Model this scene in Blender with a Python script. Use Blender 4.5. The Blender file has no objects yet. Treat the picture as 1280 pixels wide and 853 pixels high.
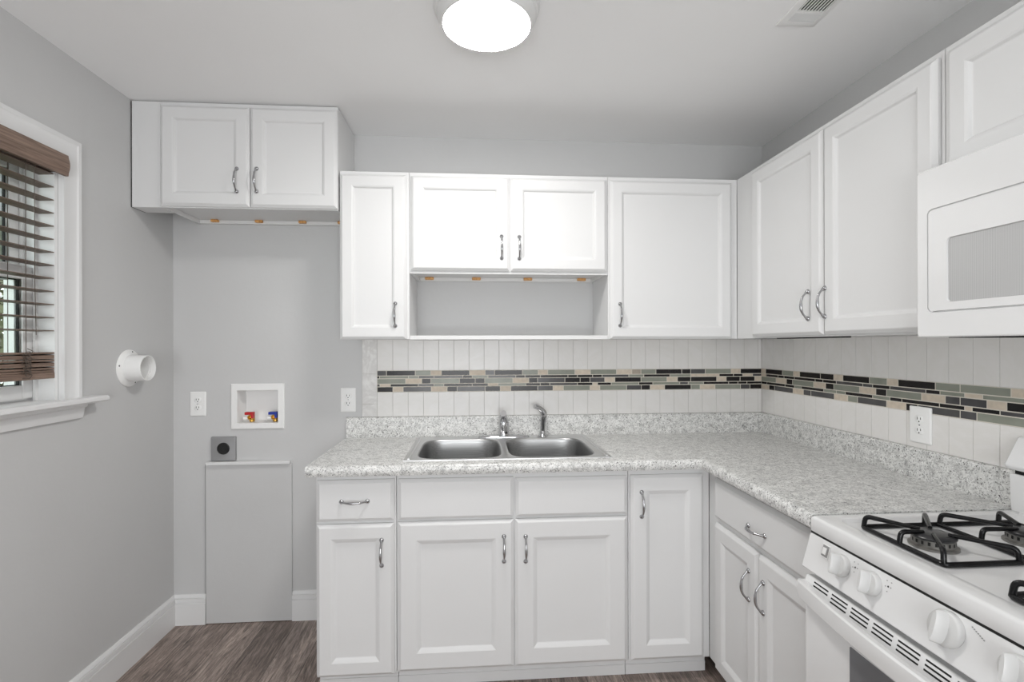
import bpy, bmesh, math, random
from mathutils import Vector, Matrix
R = math.radians
scn = bpy.context.scene
COL = scn.collection

# ------------------------------------------------------------------ camera
cam = bpy.data.objects.new('camera', bpy.data.cameras.new('camera'))
COL.objects.link(cam)
cam.data.lens = 633.3 / 1280 * 36
cam.data.sensor_width = 36
cam.data.sensor_fit = 'HORIZONTAL'
cam.data.shift_y = 5.8 / 1280
cam.data.clip_start = 0.02
cam.matrix_world = (Matrix.Translation((1.4882, -2.631, 1.3802)) @ Matrix.Rotation(-0.0745, 4, 'Z')
                    @ Matrix.Rotation(R(90), 4, 'X') @ Matrix.Rotation(-0.0023, 4, 'Z'))
scn.camera = cam

# ------------------------------------------------------------------ light
scn.view_settings.view_transform = 'Standard'
scn.view_settings.look = 'None'
scn.view_settings.gamma = 1
scn.view_settings.use_curve_mapping = False
scn.view_settings.exposure = 0.0
scn.cycles.use_denoising = True
scn.cycles.max_bounces = 10
scn.cycles.diffuse_bounces = 6
scn.cycles.sample_clamp_indirect = 6

LAMP_STRENGTH = 77.0
FILL_POWER = 34.0
wd = bpy.data.worlds.new('sky')
scn.world = wd
wd.use_nodes = True
bg = wd.node_tree.nodes['Background']
bg.inputs['Color'].default_value = (0.93, 0.97, 1.0, 1)
bg.inputs['Strength'].default_value = 2.5

def area(name, loc, rot, sx, sy, power, color=(1, 1, 1)):
    l = bpy.data.lights.new(name, 'AREA')
    l.shape = 'RECTANGLE'
    l.size, l.size_y = sx, sy
    l.energy = power
    l.color = color
    o = bpy.data.objects.new(name, l)
    o.location = loc
    o.rotation_euler = rot
    COL.objects.link(o)
    return o
# added fill light, tilted up, in an unseen opening made for light
area('fill_light', (1.50, -4.44, 1.05), (R(118), 0, 0), 1.8, 1.0, FILL_POWER)

# ------------------------------------------------------------------ materials
def srgb(v):
    v = v / 255.0
    return v / 12.92 if v <= 0.04045 else ((v + 0.055) / 1.055) ** 2.4
def rgb(r, g=None, b=None):
    if g is None: g = b = r
    return (srgb(r), srgb(g), srgb(b), 1)

def mat(name, color, rough=0.5, metal=0.0, spec=0.5, bump=0.0, bscale=60.0, var=0.0, vscale=3.0, coat=0.0):
    m = bpy.data.materials.new(name)
    m.use_nodes = True
    nt = m.node_tree
    b = nt.nodes['Principled BSDF']
    b.inputs['Base Color'].default_value = color
    b.inputs['Roughness'].default_value = rough
    b.inputs['Metallic'].default_value = metal
    b.inputs['Specular IOR Level'].default_value = spec
    b.inputs['Coat Weight'].default_value = coat
    tc = nt.nodes.new('ShaderNodeTexCoord')
    if bump:
        n = nt.nodes.new('ShaderNodeTexNoise')
        n.inputs['Scale'].default_value = bscale
        n.inputs['Detail'].default_value = 4
        bp = nt.nodes.new('ShaderNodeBump')
        bp.inputs['Strength'].default_value = bump
        bp.inputs['Distance'].default_value = 0.01
        nt.links.new(tc.outputs['Object'], n.inputs['Vector'])
        nt.links.new(n.outputs['Fac'], bp.inputs['Height'])
        nt.links.new(bp.outputs['Normal'], b.inputs['Normal'])
    if var:
        n = nt.nodes.new('ShaderNodeTexNoise')
        n.inputs['Scale'].default_value = vscale
        n.inputs['Detail'].default_value = 5
        r = nt.nodes.new('ShaderNodeValToRGB')
        c = color
        r.color_ramp.elements[0].position = 0.3
        r.color_ramp.elements[1].position = 0.7
        r.color_ramp.elements[0].color = (c[0] * (1 - var), c[1] * (1 - var), c[2] * (1 - var), 1)
        r.color_ramp.elements[1].color = (c[0] * (1 + var), c[1] * (1 + var), c[2] * (1 + var), 1)
        nt.links.new(tc.outputs['Object'], n.inputs['Vector'])
        nt.links.new(n.outputs['Fac'], r.inputs['Fac'])
        nt.links.new(r.outputs['Color'], b.inputs['Base Color'])
    return m

def ramp(nt, fac, stops):
    r = nt.nodes.new('ShaderNodeValToRGB')
    e = r.color_ramp.elements
    while len(e) < len(stops): e.new(0.5)
    for i, (p, c) in enumerate(stops):
        e[i].position = p
        e[i].color = c
    nt.links.new(fac, r.inputs['Fac'])
    return r.outputs['Color']
def mixc(nt, fac, a, b, mode='MIX'):
    m = nt.nodes.new('ShaderNodeMix')
    m.data_type = 'RGBA'
    m.blend_type = mode
    for sock, v in ((m.inputs[0], fac), (m.inputs[6], a), (m.inputs[7], b)):
        if hasattr(v, 'links'): nt.links.new(v, sock)
        else: sock.default_value = v
    return m.outputs[2]
def noise(nt, vec, scale, detail=4, rough=0.5, dist=0.0):
    n = nt.nodes.new('ShaderNodeTexNoise')
    n.inputs['Scale'].default_value = scale
    n.inputs['Detail'].default_value = detail
    n.inputs['Roughness'].default_value = rough
    n.inputs['Distortion'].default_value = dist
    nt.links.new(vec, n.inputs['Vector'])
    return n.outputs['Fac']
def vmap(nt, vec, scale=(1, 1, 1), rot=(0, 0, 0)):
    mp = nt.nodes.new('ShaderNodeMapping')
    mp.inputs['Scale'].default_value = scale
    mp.inputs['Rotation'].default_value = rot
    nt.links.new(vec, mp.inputs['Vector'])
    return mp.outputs['Vector']

def granite_mat():
    m = bpy.data.materials.new('granite_laminate')
    m.use_nodes = True
    nt = m.node_tree
    b = nt.nodes['Principled BSDF']
    b.inputs['Roughness'].default_value = 0.32
    b.inputs['Specular IOR Level'].default_value = 0.45
    geo = nt.nodes.new('ShaderNodeNewGeometry')
    p = geo.outputs['Position']
    base = ramp(nt, noise(nt, p, 42, 7, 0.75, 0.8), [(0.36, rgb(172, 172, 171)), (0.48, rgb(216, 216, 214)), (0.62, rgb(238, 238, 236))])
    big = ramp(nt, noise(nt, p, 150, 5, 0.7, 0.5), [(0.36, (0, 0, 0, 1)), (0.45, (1, 1, 1, 1))])
    c = mixc(nt, big, rgb(150, 149, 148), base)
    sp = ramp(nt, noise(nt, p, 185, 3, 0.6, 0.9), [(0.375, (0, 0, 0, 1)), (0.41, (1, 1, 1, 1))])
    cl = ramp(nt, noise(nt, p, 20, 3, 0.5), [(0.42, (0, 0, 0, 1)), (0.58, (1, 1, 1, 1))])
    dark = mixc(nt, cl, rgb(28, 28, 28), rgb(104, 102, 100))
    c = mixc(nt, sp, dark, c)
    nt.links.new(c, b.inputs['Base Color'])
    return m

def floor_mat():
    m = bpy.data.materials.new('wood_plank_floor')
    m.use_nodes = True
    nt = m.node_tree
    b = nt.nodes['Principled BSDF']
    b.inputs['Roughness'].default_value = 0.42
    geo = nt.nodes.new('ShaderNodeNewGeometry')
    p = geo.outputs['Position']
    v = vmap(nt, p, (1, 1, 1), (0, 0, R(90)))
    br = nt.nodes.new('ShaderNodeTexBrick')
    br.offset = 0.37
    br.inputs['Scale'].default_value = 1.0
    br.inputs['Brick Width'].default_value = 1.2
    br.inputs['Row Height'].default_value = 0.15
    br.inputs['Mortar Size'].default_value = 0.0012
    br.inputs['Mortar Smooth'].default_value = 0.3
    br.inputs['Color1'].default_value = (0.0, 0.0, 0.0, 1)
    br.inputs['Color2'].default_value = (1, 1, 1, 1)
    br.inputs['Mortar'].default_value = (0.5, 0.5, 0.5, 1)
    nt.links.new(v, br.inputs['Vector'])
    tone = ramp(nt, br.outputs['Color'], [(0.0, rgb(138, 124, 117)), (0.5, rgb(156, 141, 133)), (1.0, rgb(174, 159, 151))])
    g1 = ramp(nt, noise(nt, vmap(nt, p, (30, 3.4, 1)), 1.0, 8, 0.78, 1.6), [(0.34, (0.30, 0.285, 0.28, 1)), (0.48, (0.80, 0.785, 0.77, 1)), (0.64, (1.5, 1.48, 1.46, 1))])
    g2 = ramp(nt, noise(nt, vmap(nt, p, (150, 9, 1)), 1.0, 5, 0.75, 0.6), [(0.36, (0.45, 0.45, 0.45, 1)), (0.58, (1.15, 1.15, 1.15, 1))])
    c = mixc(nt, 1.0, tone, g1, 'MULTIPLY')
    c = mixc(nt, 0.85, c, g2, 'MULTIPLY')
    c = mixc(nt, br.outputs['Fac'], c, rgb(40, 35, 33))
    nt.links.new(c, b.inputs['Base Color'])
    bp = nt.nodes.new('ShaderNodeBump')
    bp.inputs['Strength'].default_value = 0.15
    bp.inputs['Distance'].default_value = 0.003
    nt.links.new(g1, bp.inputs['Height'])
    nt.links.new(bp.outputs['Normal'], b.inputs['Normal'])
    return m

def marble_mat(name, c1, c2, scale=3.0):
    m = bpy.data.materials.new(name)
    m.use_nodes = True
    nt = m.node_tree
    b = nt.nodes['Principled BSDF']
    b.inputs['Roughness'].default_value = 0.28
    geo = nt.nodes.new('ShaderNodeNewGeometry')
    p = geo.outputs['Position']
    c = ramp(nt, noise(nt, p, scale, 6, 0.6, 2.5), [(0.40, c1), (0.485, c2), (0.50, c2), (0.60, c1)])
    nt.links.new(c, b.inputs['Base Color'])
    return m

def wood_mat(name, c1, c2, sc=(6, 1.2, 60)):
    m = bpy.data.materials.new(name)
    m.use_nodes = True
    nt = m.node_tree
    b = nt.nodes['Principled BSDF']
    b.inputs['Roughness'].default_value = 0.5
    geo = nt.nodes.new('ShaderNodeNewGeometry')
    c = ramp(nt, noise(nt, vmap(nt, geo.outputs['Position'], sc), 3.0, 6, 0.65, 0.5), [(0.35, c1), (0.65, c2)])
    nt.links.new(c, b.inputs['Base Color'])
    return m

def brushed_mat(name='brushed_steel', a=164, b_=188):
    m = bpy.data.materials.new(name)
    m.use_nodes = True
    nt = m.node_tree
    b = nt.nodes['Principled BSDF']
    b.inputs['Metallic'].default_value = 1
    b.inputs['Roughness'].default_value = 0.33
    geo = nt.nodes.new('ShaderNodeNewGeometry')
    c = ramp(nt, noise(nt, vmap(nt, geo.outputs['Position'], (4, 260, 260)), 1.0, 3), [(0.3, rgb(a)), (0.7, rgb(b_))])
    nt.links.new(c, b.inputs['Base Color'])
    return m

def emit_mat(name, color, strength):
    m = bpy.data.materials.new(name)
    m.use_nodes = True
    b = m.node_tree.nodes['Principled BSDF']
    b.inputs['Base Color'].default_value = (0.9, 0.9, 0.9, 1)
    b.inputs['Emission Color'].default_value = color
    b.inputs['Emission Strength'].default_value = strength
    return m

def glass_mat(name, tint, rough=0.0, alpha_mix=0.88):
    m = bpy.data.materials.new(name)
    m.use_nodes = True
    nt = m.node_tree
    nt.nodes.remove(nt.nodes['Principled BSDF'])
    out = nt.nodes['Material Output']
    tr = nt.nodes.new('ShaderNodeBsdfTransparent')
    tr.inputs['Color'].default_value = tint
    gl = nt.nodes.new('ShaderNodeBsdfGlossy')
    gl.inputs['Roughness'].default_value = rough
    mx = nt.nodes.new('ShaderNodeMixShader')
    mx.inputs['Fac'].default_value = 0.05
    nt.links.new(tr.outputs['BSDF'], mx.inputs[1])
    nt.links.new(gl.outputs['BSDF'], mx.inputs[2])
    nt.links.new(mx.outputs['Shader'], out.inputs['Surface'])
    return m

M = {}
M['wall'] = mat('grey_wall_paint', rgb(201, 201, 201), 0.6, bump=0.06, bscale=40, var=0.015, vscale=2.5)
M['ceiling'] = mat('ceiling_paint', rgb(243, 243, 243), 0.75, bump=0.06, bscale=18, var=0.01, vscale=2)
M['cab'] = mat('white_cabinet_paint', rgb(219, 219, 219), 0.45, spec=0.3, bump=0.02, bscale=90)
M['under'] = mat('cabinet_underside', rgb(222, 222, 221), 0.5, bump=0.03)
M['trim'] = mat('white_trim_paint', rgb(226, 226, 226), 0.35, bump=0.02, bscale=40)
M['dark_gap'] = mat('shadow_gap_black', rgb(22), 0.8, bump=0.02)
M['granite'] = granite_mat()
M['floor'] = floor_mat()
M['tile'] = marble_mat('white_stone_tile', rgb(228, 226, 224), rgb(225, 223, 220), 3.0)
M['marble'] = marble_mat('white_veined_tile', rgb(229, 228, 226), rgb(212, 210, 208), 3.0)
M['grout'] = mat('tile_grout', rgb(196, 194, 190), 0.85, bump=0.1)
M['mgrout'] = mat('mosaic_grout', rgb(218, 212, 200), 0.85, bump=0.1)
M['K'] = mat('black_glass_tile', rgb(24, 21, 22), 0.22, spec=0.3, var=0.25, vscale=12)
M['D'] = mat('charcoal_glass_tile', rgb(78, 77, 78), 0.22, spec=0.35, var=0.2, vscale=14)
M['G'] = mat('sage_glass_tile', rgb(140, 143, 132), 0.25, spec=0.35, var=0.1, vscale=14)
M['B'] = mat('travertine_tile', rgb(206, 193, 176), 0.5, var=0.1, vscale=60)
M['T'] = mat('tan_stone_tile', rgb(166, 154, 140), 0.5, var=0.1, vscale=60)
M['nickel'] = mat('polished_nickel', rgb(176, 176, 178), 0.2, 1.0, var=0.03)
M['satin'] = mat('satin_nickel', rgb(226, 226, 225), 0.32, 0.15, var=0.02)
M['knob'] = mat('knob_plastic', rgb(206, 206, 205), 0.4, var=0.004)
M['gap_grey'] = mat('gap_shade_grey', rgb(88), 0.9, var=0.1)
M['chrome'] = mat('chrome', rgb(205, 205, 207), 0.08, 1.0, var=0.02)
M['steel'] = brushed_mat()
M['rim_steel'] = brushed_mat('brushed_rim_steel', 205, 224)
M['plastic'] = mat('white_plastic', rgb(238, 238, 237), 0.35, var=0.005)
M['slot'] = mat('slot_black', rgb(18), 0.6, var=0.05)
M['grey_metal'] = mat('grey_plate_metal', rgb(152, 152, 153), 0.45, 0.2, bump=0.05, bscale=200)
M['black_plastic'] = mat('black_plastic', rgb(20), 0.35, var=0.1)
M['red'] = mat('red_lever', rgb(190, 30, 36), 0.4, var=0.05)
M['blue'] = mat('blue_lever', rgb(24, 52, 150), 0.4, var=0.05)
M['brass'] = mat('brass', rgb(212, 168, 84), 0.28, 1.0, var=0.05)
M['glue'] = wood_mat('raw_wood_block', rgb(190, 132, 70), rgb(226, 176, 112), (60, 20, 20))
M['enamel'] = mat('white_enamel', rgb(227, 227, 227), 0.16, coat=0.3, var=0.004)
M['iron'] = mat('black_enamelled_iron', rgb(12, 12, 14), 0.25, spec=0.35, var=0.1, vscale=40)
M['cap'] = mat('burner_cap_enamel', rgb(46, 46, 48), 0.28, var=0.2, vscale=40)
M['alum'] = mat('burner_aluminium', rgb(150, 148, 144), 0.45, 0.8, var=0.15, vscale=60)
M['oven_glass'] = mat('dark_oven_glass', rgb(112, 113, 116), 0.12, var=0.03)
M['valance'] = wood_mat('weathered_wood', rgb(104, 84, 72), rgb(142, 120, 106), (14, 2.4, 60))
M['slat'] = wood_mat('brown_slat_wood', rgb(96, 82, 72), rgb(126, 108, 96), (40, 3, 30))
M['cord'] = mat('brown_cord', rgb(88, 78, 70), 0.8, var=0.1)
M['glass'] = glass_mat('window_glass', (0.93, 0.97, 0.95, 1))
M['lamp'] = emit_mat('lit_lamp_glass', (1, 0.985, 0.96, 1), LAMP_STRENGTH)
M['text'] = mat('printed_grey_marks', rgb(150), 0.5, var=0.02)
M['leaf'] = mat('green_leaf', rgb(96, 122, 58), 0.6, var=0.35, vscale=6)
M['leaf_b'] = mat('olive_leaf', rgb(96, 98, 66), 0.6, var=0.35, vscale=6)
M['bark'] = mat('bark', rgb(84, 74, 64), 0.9, bump=0.5, bscale=30, var=0.2)
M['lawn'] = mat('lawn', rgb(98, 112, 66), 0.9, var=0.2, vscale=2)
M['post'] = mat('pale_teal_post_paint', rgb(168, 190, 186), 0.6, var=0.04)
def mesh_window_mat():
    m = bpy.data.materials.new('microwave_window_mesh')
    m.use_nodes = True
    nt = m.node_tree
    b = nt.nodes['Principled BSDF']
    b.inputs['Roughness'].default_value = 0.15
    geo = nt.nodes.new('ShaderNodeNewGeometry')
    w = nt.nodes.new('ShaderNodeTexWave')
    w.bands_direction = 'Y'
    w.inputs['Scale'].default_value = 95
    w.inputs['Distortion'].default_value = 0.0
    nt.links.new(geo.outputs['Position'], w.inputs['Vector'])
    c = ramp(nt, w.outputs['Fac'], [(0.2, rgb(172, 172, 172)), (0.8, rgb(192, 192, 192))])
    nt.links.new(c, b.inputs['Base Color'])
    return m
M['mw_mesh'] = mesh_window_mat()

# ------------------------------------------------------------------ mesh helpers
class MB:
    def __init__(s): s.v, s.f, s.m = [], [], []
    def face(s, pts, mi=0):
        n = len(s.v); s.v += [tuple(p) for p in pts]; s.f.append(tuple(range(n, n + len(pts)))); s.m.append(mi)
    def box(s, x0, x1, y0, y1, z0, z1, mi=0):
        n = len(s.v)
        s.v += [(x, y, z) for z in (z0, z1) for y in (y0, y1) for x in (x0, x1)]
        for q in ((0, 2, 3, 1), (4, 5, 7, 6), (0, 1, 5, 4), (2, 6, 7, 3), (0, 4, 6, 2), (1, 3, 7, 5)):
            s.f.append(tuple(n + i for i in q)); s.m.append(mi)
        return s
    def loft(s, loops, cap0=True, cap1=True, mi=0, close=False):
        n = len(s.v); k = len(loops[0])
        for l in loops: s.v += [tuple(p) for p in l]
        L = len(loops)
        for i in range(L if close else L - 1):
            a, b = n + i * k, n + ((i + 1) % L) * k
            for j in range(k):
                j2 = (j + 1) % k
                s.f.append((a + j, a + j2, b + j2, b + j)); s.m.append(mi)
        if cap0 and not close: s.f.append(tuple(n + j for j in reversed(range(k)))); s.m.append(mi)
        if cap1 and not close: s.f.append(tuple(n + (L - 1) * k + j for j in range(k))); s.m.append(mi)
        return s
    def prism(s, prof, axis, a0, a1, mi=0):
        def P(p, a):
            return {'x': (a, p[0], p[1]), 'y': (p[0], a, p[1]), 'z': (p[0], p[1], a)}[axis]
        return s.loft([[P(p, a0) for p in prof], [P(p, a1) for p in prof]], mi=mi)
    def lathe(s, prof, o, d, n=28, mi=0, cap0=True, cap1=True):
        d = Vector(d).normalized()
        a = d.orthogonal().normalized(); b = d.cross(a); o = Vector(o)
        loops = [[o + d * h + (a * math.cos(2 * math.pi * i / n) + b * math.sin(2 * math.pi * i / n)) * max(r, 1e-5) for i in range(n)] for r, h in prof]
        return s.loft(loops, cap0, cap1, mi)
    def sweep(s, pts, rad, n=10, mi=0, cap=True, closed=False):
        pts = [Vector(p) for p in pts]
        if not hasattr(rad, '__len__'): rad = [rad] * len(pts)
        T = []
        for i in range(len(pts)):
            if closed: t = pts[(i + 1) % len(pts)] - pts[i - 1]
            else: t = pts[min(i + 1, len(pts) - 1)] - pts[max(i - 1, 0)]
            T.append(t.normalized())
        nv = T[0].orthogonal().normalized()
        loops = []
        for i, p in enumerate(pts):
            nv = (nv - T[i] * nv.dot(T[i])).normalized()
            bv = T[i].cross(nv)
            loops.append([p + (nv * math.cos(2 * math.pi * j / n) + bv * math.sin(2 * math.pi * j / n)) * rad[i] for j in range(n)])
        return s.loft(loops, cap, cap, mi, close=closed)

def fillet(pts, r, seg=5, closed=False):
    P = [Vector(p) for p in pts]; out = []
    n = len(P)
    for i in range(n):
        if not closed and i in (0, n - 1): out.append(P[i]); continue
        a, b, c = P[i - 1], P[i], P[(i + 1) % n]
        u, w = (a - b), (c - b)
        rr = min(r, u.length * .49, w.length * .49)
        p0, p1 = b + u.normalized() * rr, b + w.normalized() * rr
        for k in range(seg + 1):
            t = k / seg
            out.append(p0 * (1 - t) ** 2 + b * 2 * t * (1 - t) + p1 * t * t)
    return out

WL = {}
def link(o, parent):
    COL.objects.link(o)
    if parent is not None: o.parent = parent
def build(name, mb, mats, parent=None, origin=None, bevel=0.0, seg=2, angle=32):
    mats = mats if isinstance(mats, (list, tuple)) else [mats]
    if parent is not None: org = WL[parent]
    elif origin is not None: org = Vector(origin)
    else:
        xs, ys, zs = zip(*mb.v)
        org = Vector(((min(xs) + max(xs)) / 2, (min(ys) + max(ys)) / 2, min(zs)))
    me = bpy.data.meshes.new(name)
    me.from_pydata([Vector(p) - org for p in mb.v], [], mb.f)
    for x in mats: me.materials.append(x)
    me.polygons.foreach_set('material_index', mb.m)
    bm = bmesh.new(); bm.from_mesh(me)
    bmesh.ops.remove_doubles(bm, verts=bm.verts, dist=1e-6)
    bmesh.ops.recalc_face_normals(bm, faces=bm.faces)
    bm.to_mesh(me); bm.free()
    me.polygons.foreach_set('use_smooth', [True] * len(me.polygons))
    o = bpy.data.objects.new(name, me)
    link(o, parent)
    if bevel:
        md = o.modifiers.new('bevel', 'BEVEL')
        md.width = bevel; md.segments = seg; md.limit_method = 'ANGLE'; md.angle_limit = R(40); md.harden_normals = True
    else:
        me.set_sharp_from_angle(angle=R(angle))
    if parent is None: o.location = org
    WL[o] = Vector(org)
    return o
def thing(name, label, cat, loc, group=None):
    o = bpy.data.objects.new(name, None)
    o.empty_display_size = 0.05
    o.location = loc
    COL.objects.link(o)
    WL[o] = Vector(loc)
    return tag(o, label, cat, group)
def tag(o, label, cat, group=None):
    o['label'] = label; o['category'] = cat
    if group: o['group'] = group
    return o
def struct(o):
    o['kind'] = 'structure'
    return o
def rrect(x0, x1, y0, y1, r, seg=5):
    pts = []
    for cx, cy, a in ((x1 - r, y1 - r, 0), (x0 + r, y1 - r, 90), (x0 + r, y0 + r, 180), (x1 - r, y0 + r, 270)):
        for k in range(seg + 1):
            t = R(a + 90 * k / seg)
            pts.append((cx + r * math.cos(t), cy + r * math.sin(t)))
    return pts

W, H = 3.0416, 2.4544
YF = -4.4          # wall behind the viewer
# ------------------------------------------------------------------ room shell
struct(build('floor', MB().box(-.2, W + .2, YF - .2, .2, -.1, 0), M['floor']))
struct(build('ceiling', MB().box(-.2, W + .2, YF - .2, .2, H, H + .1), M['ceiling']))
# back wall with the recess of the washer box left open
BX0, BX1, BZ0, BZ1 = .296, .516, .985, 1.173
b = MB()
b.box(-.2, BX0, 0, .2, 0, H); b.box(BX1, W + .2, 0, .2, 0, H); b.box(BX0, BX1, 0, .2, 0, BZ0); b.box(BX0, BX1, 0, .2, BZ1, H)
b.box(BX0, BX1, .12, .2, BZ0, BZ1)
struct(build('wall_back', b, M['wall']))
struct(build('wall_right', MB().box(W, W + .2, YF - .2, .2, 0, H), M['wall']))
WY0, WY1, WZ0, WZ1 = -1.60, -.70, 1.19, 2.056
b = MB()
b.box(-.17, 0, YF - .2, WY0, 0, H); b.box(-.17, 0, WY1, .2, 0, H); b.box(-.17, 0, WY0, WY1, 0, WZ0 - .012); b.box(-.17, 0, WY0, WY1, WZ1, H)
struct(build('wall_left', b, M['wall']))
b = MB()
b.box(-.2, .2, YF - .2, YF, 0, H); b.box(2.5, W + .2, YF - .2, YF, 0, H); b.box(.2, 2.5, YF - .2, YF, 2.2, H); b.box(.2, 2.5, YF - .2, YF, 0, .3)
struct(build('wall_front', b, M['wall']))

# baseboards
def bb_prof(t=.015, h=.148):
    return [(0, 0), (t, 0), (t, h - .043), (t - .005, h - .041), (t - .005, h - .038), (t - .001, h - .0365), (t - .002, h - .019), (t - .007, h - .0175), (t - .007, h - .0145), (t - .003, h - .013), (t - .009, h - .001), (t - .010, h), (0, h)]
pr = bb_prof()
struct(build('baseboard_left', MB().loft([[(x, YF, z) for x, z in pr], [(x, -x, z) for x, z in pr]]), M['trim'], angle=25))
b = MB().loft([[(x, -x, z) for x, z in pr], [(.156, -x, z) for x, z in pr]])
b.prism([(-x, z) for x, z in pr], 'x', .574, .87)
struct(build('baseboard_back', b, M['trim'], angle=25))

# ------------------------------------------------------------------ window on the left wall
win = bpy.data.objects.new('window_1', None); win.location = (0, -1.15, WZ0); COL.objects.link(win); WL[win] = Vector(win.location); struct(win)
# casing: mitred moulding up the right side, across the top and down the left
cprof = [(0, 0), (.019, 0), (.019, .006), (.015, .012), (.013, .05), (.016, .06), (.021, .066), (.021, .08), (0, .08)]   # (out from wall, away from opening)
lo = []
for (y, z, sy, sz) in ((WY1 + .005, WZ0, 1, 0), (WY1 + .005, WZ1 + .005, 1, 1), (WY0 - .005, WZ1 + .005, -1, 1), (WY0 - .005, WZ0, -1, 0)):
    lo.append([(x, y + sy * d, z + sz * d) for x, d in cprof])
build('casing', MB().loft(lo), M['trim'], win, angle=25)
b = MB()
b.prism([(.0, WZ0 - .022), (.058, WZ0 - .022), (.064, WZ0 - .016), (.064, WZ0 - .006), (.058, WZ0), (.0, WZ0)], 'y', WY0 - .20, WY1 + .165)
b.box(-.085, .0, WY0 + .001, WY1 - .001, WZ0 - .0115, WZ0 - .0002)
build('stool', b, M['trim'], win)
ap = [(0, WZ0 - .022), (.030, WZ0 - .022), (.030, WZ0 - .034), (.020, WZ0 - .040), (.016, WZ0 - .062), (.012, WZ0 - .078), (0, WZ0 - .078)]
build('apron', MB().prism(ap, 'y', WY0 - .12, WY1 + .10), M['trim'], win)
# jambs
b = MB()
b.box(-.17, 0.0, WY1 - .012, WY1, WZ0, WZ1); b.box(-.17, 0.0, WY0, WY0 + .012, WZ0, WZ1); b.box(-.17, 0.0, WY0, WY1, WZ1 - .012, WZ1)
b.box(-.17, -.08, WY0, WY1, WZ0 - .03, WZ0 + .01)
b.box(-.064, -.056, WY1 - .024, WY1 - .012, WZ0, WZ1); b.box(-.108, -.10, WY1 - .024, WY1 - .012, WZ0, WZ1)
build('jamb', b, M['trim'], win)
def sash(name, x0, x1, z0, z1, parent):
    s = .047
    y0, y1 = WY0 + .014, WY1 - .014
    b = MB()
    b.box(x0, x1, y1 - s, y1, z0, z1); b.box(x0, x1, y0, y0 + s, z0, z1)
    b.box(x0, x1, y0 + s, y1 - s, z0, z0 + s); b.box(x0, x1, y0 + s, y1 - s, z1 - s, z1)
    xm = (x0 + x1) / 2
    o = build(name, b, M['trim'], parent, bevel=.004)
    g = MB()
    for ya, yb, za, zb in ((y0 + s, y0 + s + .003, z0 + s, z1 - s), (y1 - s - .003, y1 - s, z0 + s, z1 - s), (y0 + s, y1 - s, z0 + s, z0 + s + .003), (y0 + s, y1 - s, z1 - s - .003, z1 - s)):
        g.box(xm - .004, xm + .004, ya, yb, za, zb)
    build('glazing_gasket', g, M['dark_gap'], o)
    build('pane', MB().box(xm - .002, xm + .002, y0 + s, y1 - s, z0 + s, z1 - s), M['glass'], o)
    return o
zm = 1.635
sash('upper_sash', -.142, -.110, zm - .02, WZ1 - .012, win)
sash('lower_sash', -.098, -.066, WZ0 + .01, zm + .025, win)

# blind
bl = thing('window_blind', 'brown wooden venetian blind half gathered at the bottom of the window', 'window blind', (0, -1.15, 2.06))
vp = []
for k in range(9):
    t = -1 + 2 * k / 8
    vp.append((.034 + .008 * (1 - t * t), 2.030 + .034 * t))
vp = [(.031, 1.992), (.036, 1.992)] + vp[1:-1] + [(.036, 2.066), (.031, 2.066)]
vo = [(.024, 2.066), (.024, 1.992)]
build('valance', MB().prism(vp + vo, 'y', WY0 - .004, WY1 + .003), M['valance'], bl, angle=25)
build('headrail', MB().box(-.052, .004, WY0 + .014, WY1 - .014, 2.002, 2.043), M['slat'], bl)
b = MB()
def slat(b, z, tilt=0.0, th=.0028):
    x0, x1 = -.052, -.002
    dz = tilt
    prof = [(x0, z - dz), (x1, z + dz), (x1, z + dz + th), (x0 + .025, z + th + .0012), (x0, z - dz + th)]
    b.prism(prof, 'y', WY0 + .014, WY1 - .004)
zs = 1.9925
k = 0
while zs - .0465 * k > 1.39:
    slat(b, zs - .0465 * k, .001); k += 1
build('slats', b, M['slat'], bl)
b = MB()
z = 1.292
while z < 1.362:
    slat(b, z, .0012 * (1 if int(z * 1000) % 2 else -1), .0062); z += .0088
build('gathered_slats', b, M['valance'], bl)
build('bottom_rail', MB().box(-.053, -.0005, WY0 + .014, WY1 - .004, 1.268, 1.290), M['valance'], bl, bevel=.003)
b = MB()
cy_ = -.83
for yy in (-.83, -1.15, -1.47):
    for xx in (-.055, .0015):
        b.sweep([(xx, yy, 2.02), (xx, yy, 1.285)], .0011, 6)
# loose coils of ladder cord in front of the gathered slats
random.seed(4)
for yy in (-.83, -1.15, -1.47):
    pts = []
    for i in range(46):
        t = i / 45
        pts.append((.006 + .003 * math.sin(i * 1.9), yy + .016 * math.sin(i * 1.35) + .005 * math.sin(i * .5), 1.365 - .085 * t + .009 * math.cos(i * 1.35)))
    b.sweep(pts, .0013, 5)
build('ladder_cord', b, M['cord'], bl)
b = MB().sweep([(.004, -.80, 2.0), (.005, -.80, 1.6), (.005, -.795, 1.42)], .001, 6)
build('pull_cord', b, M['cord'], bl)

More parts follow.
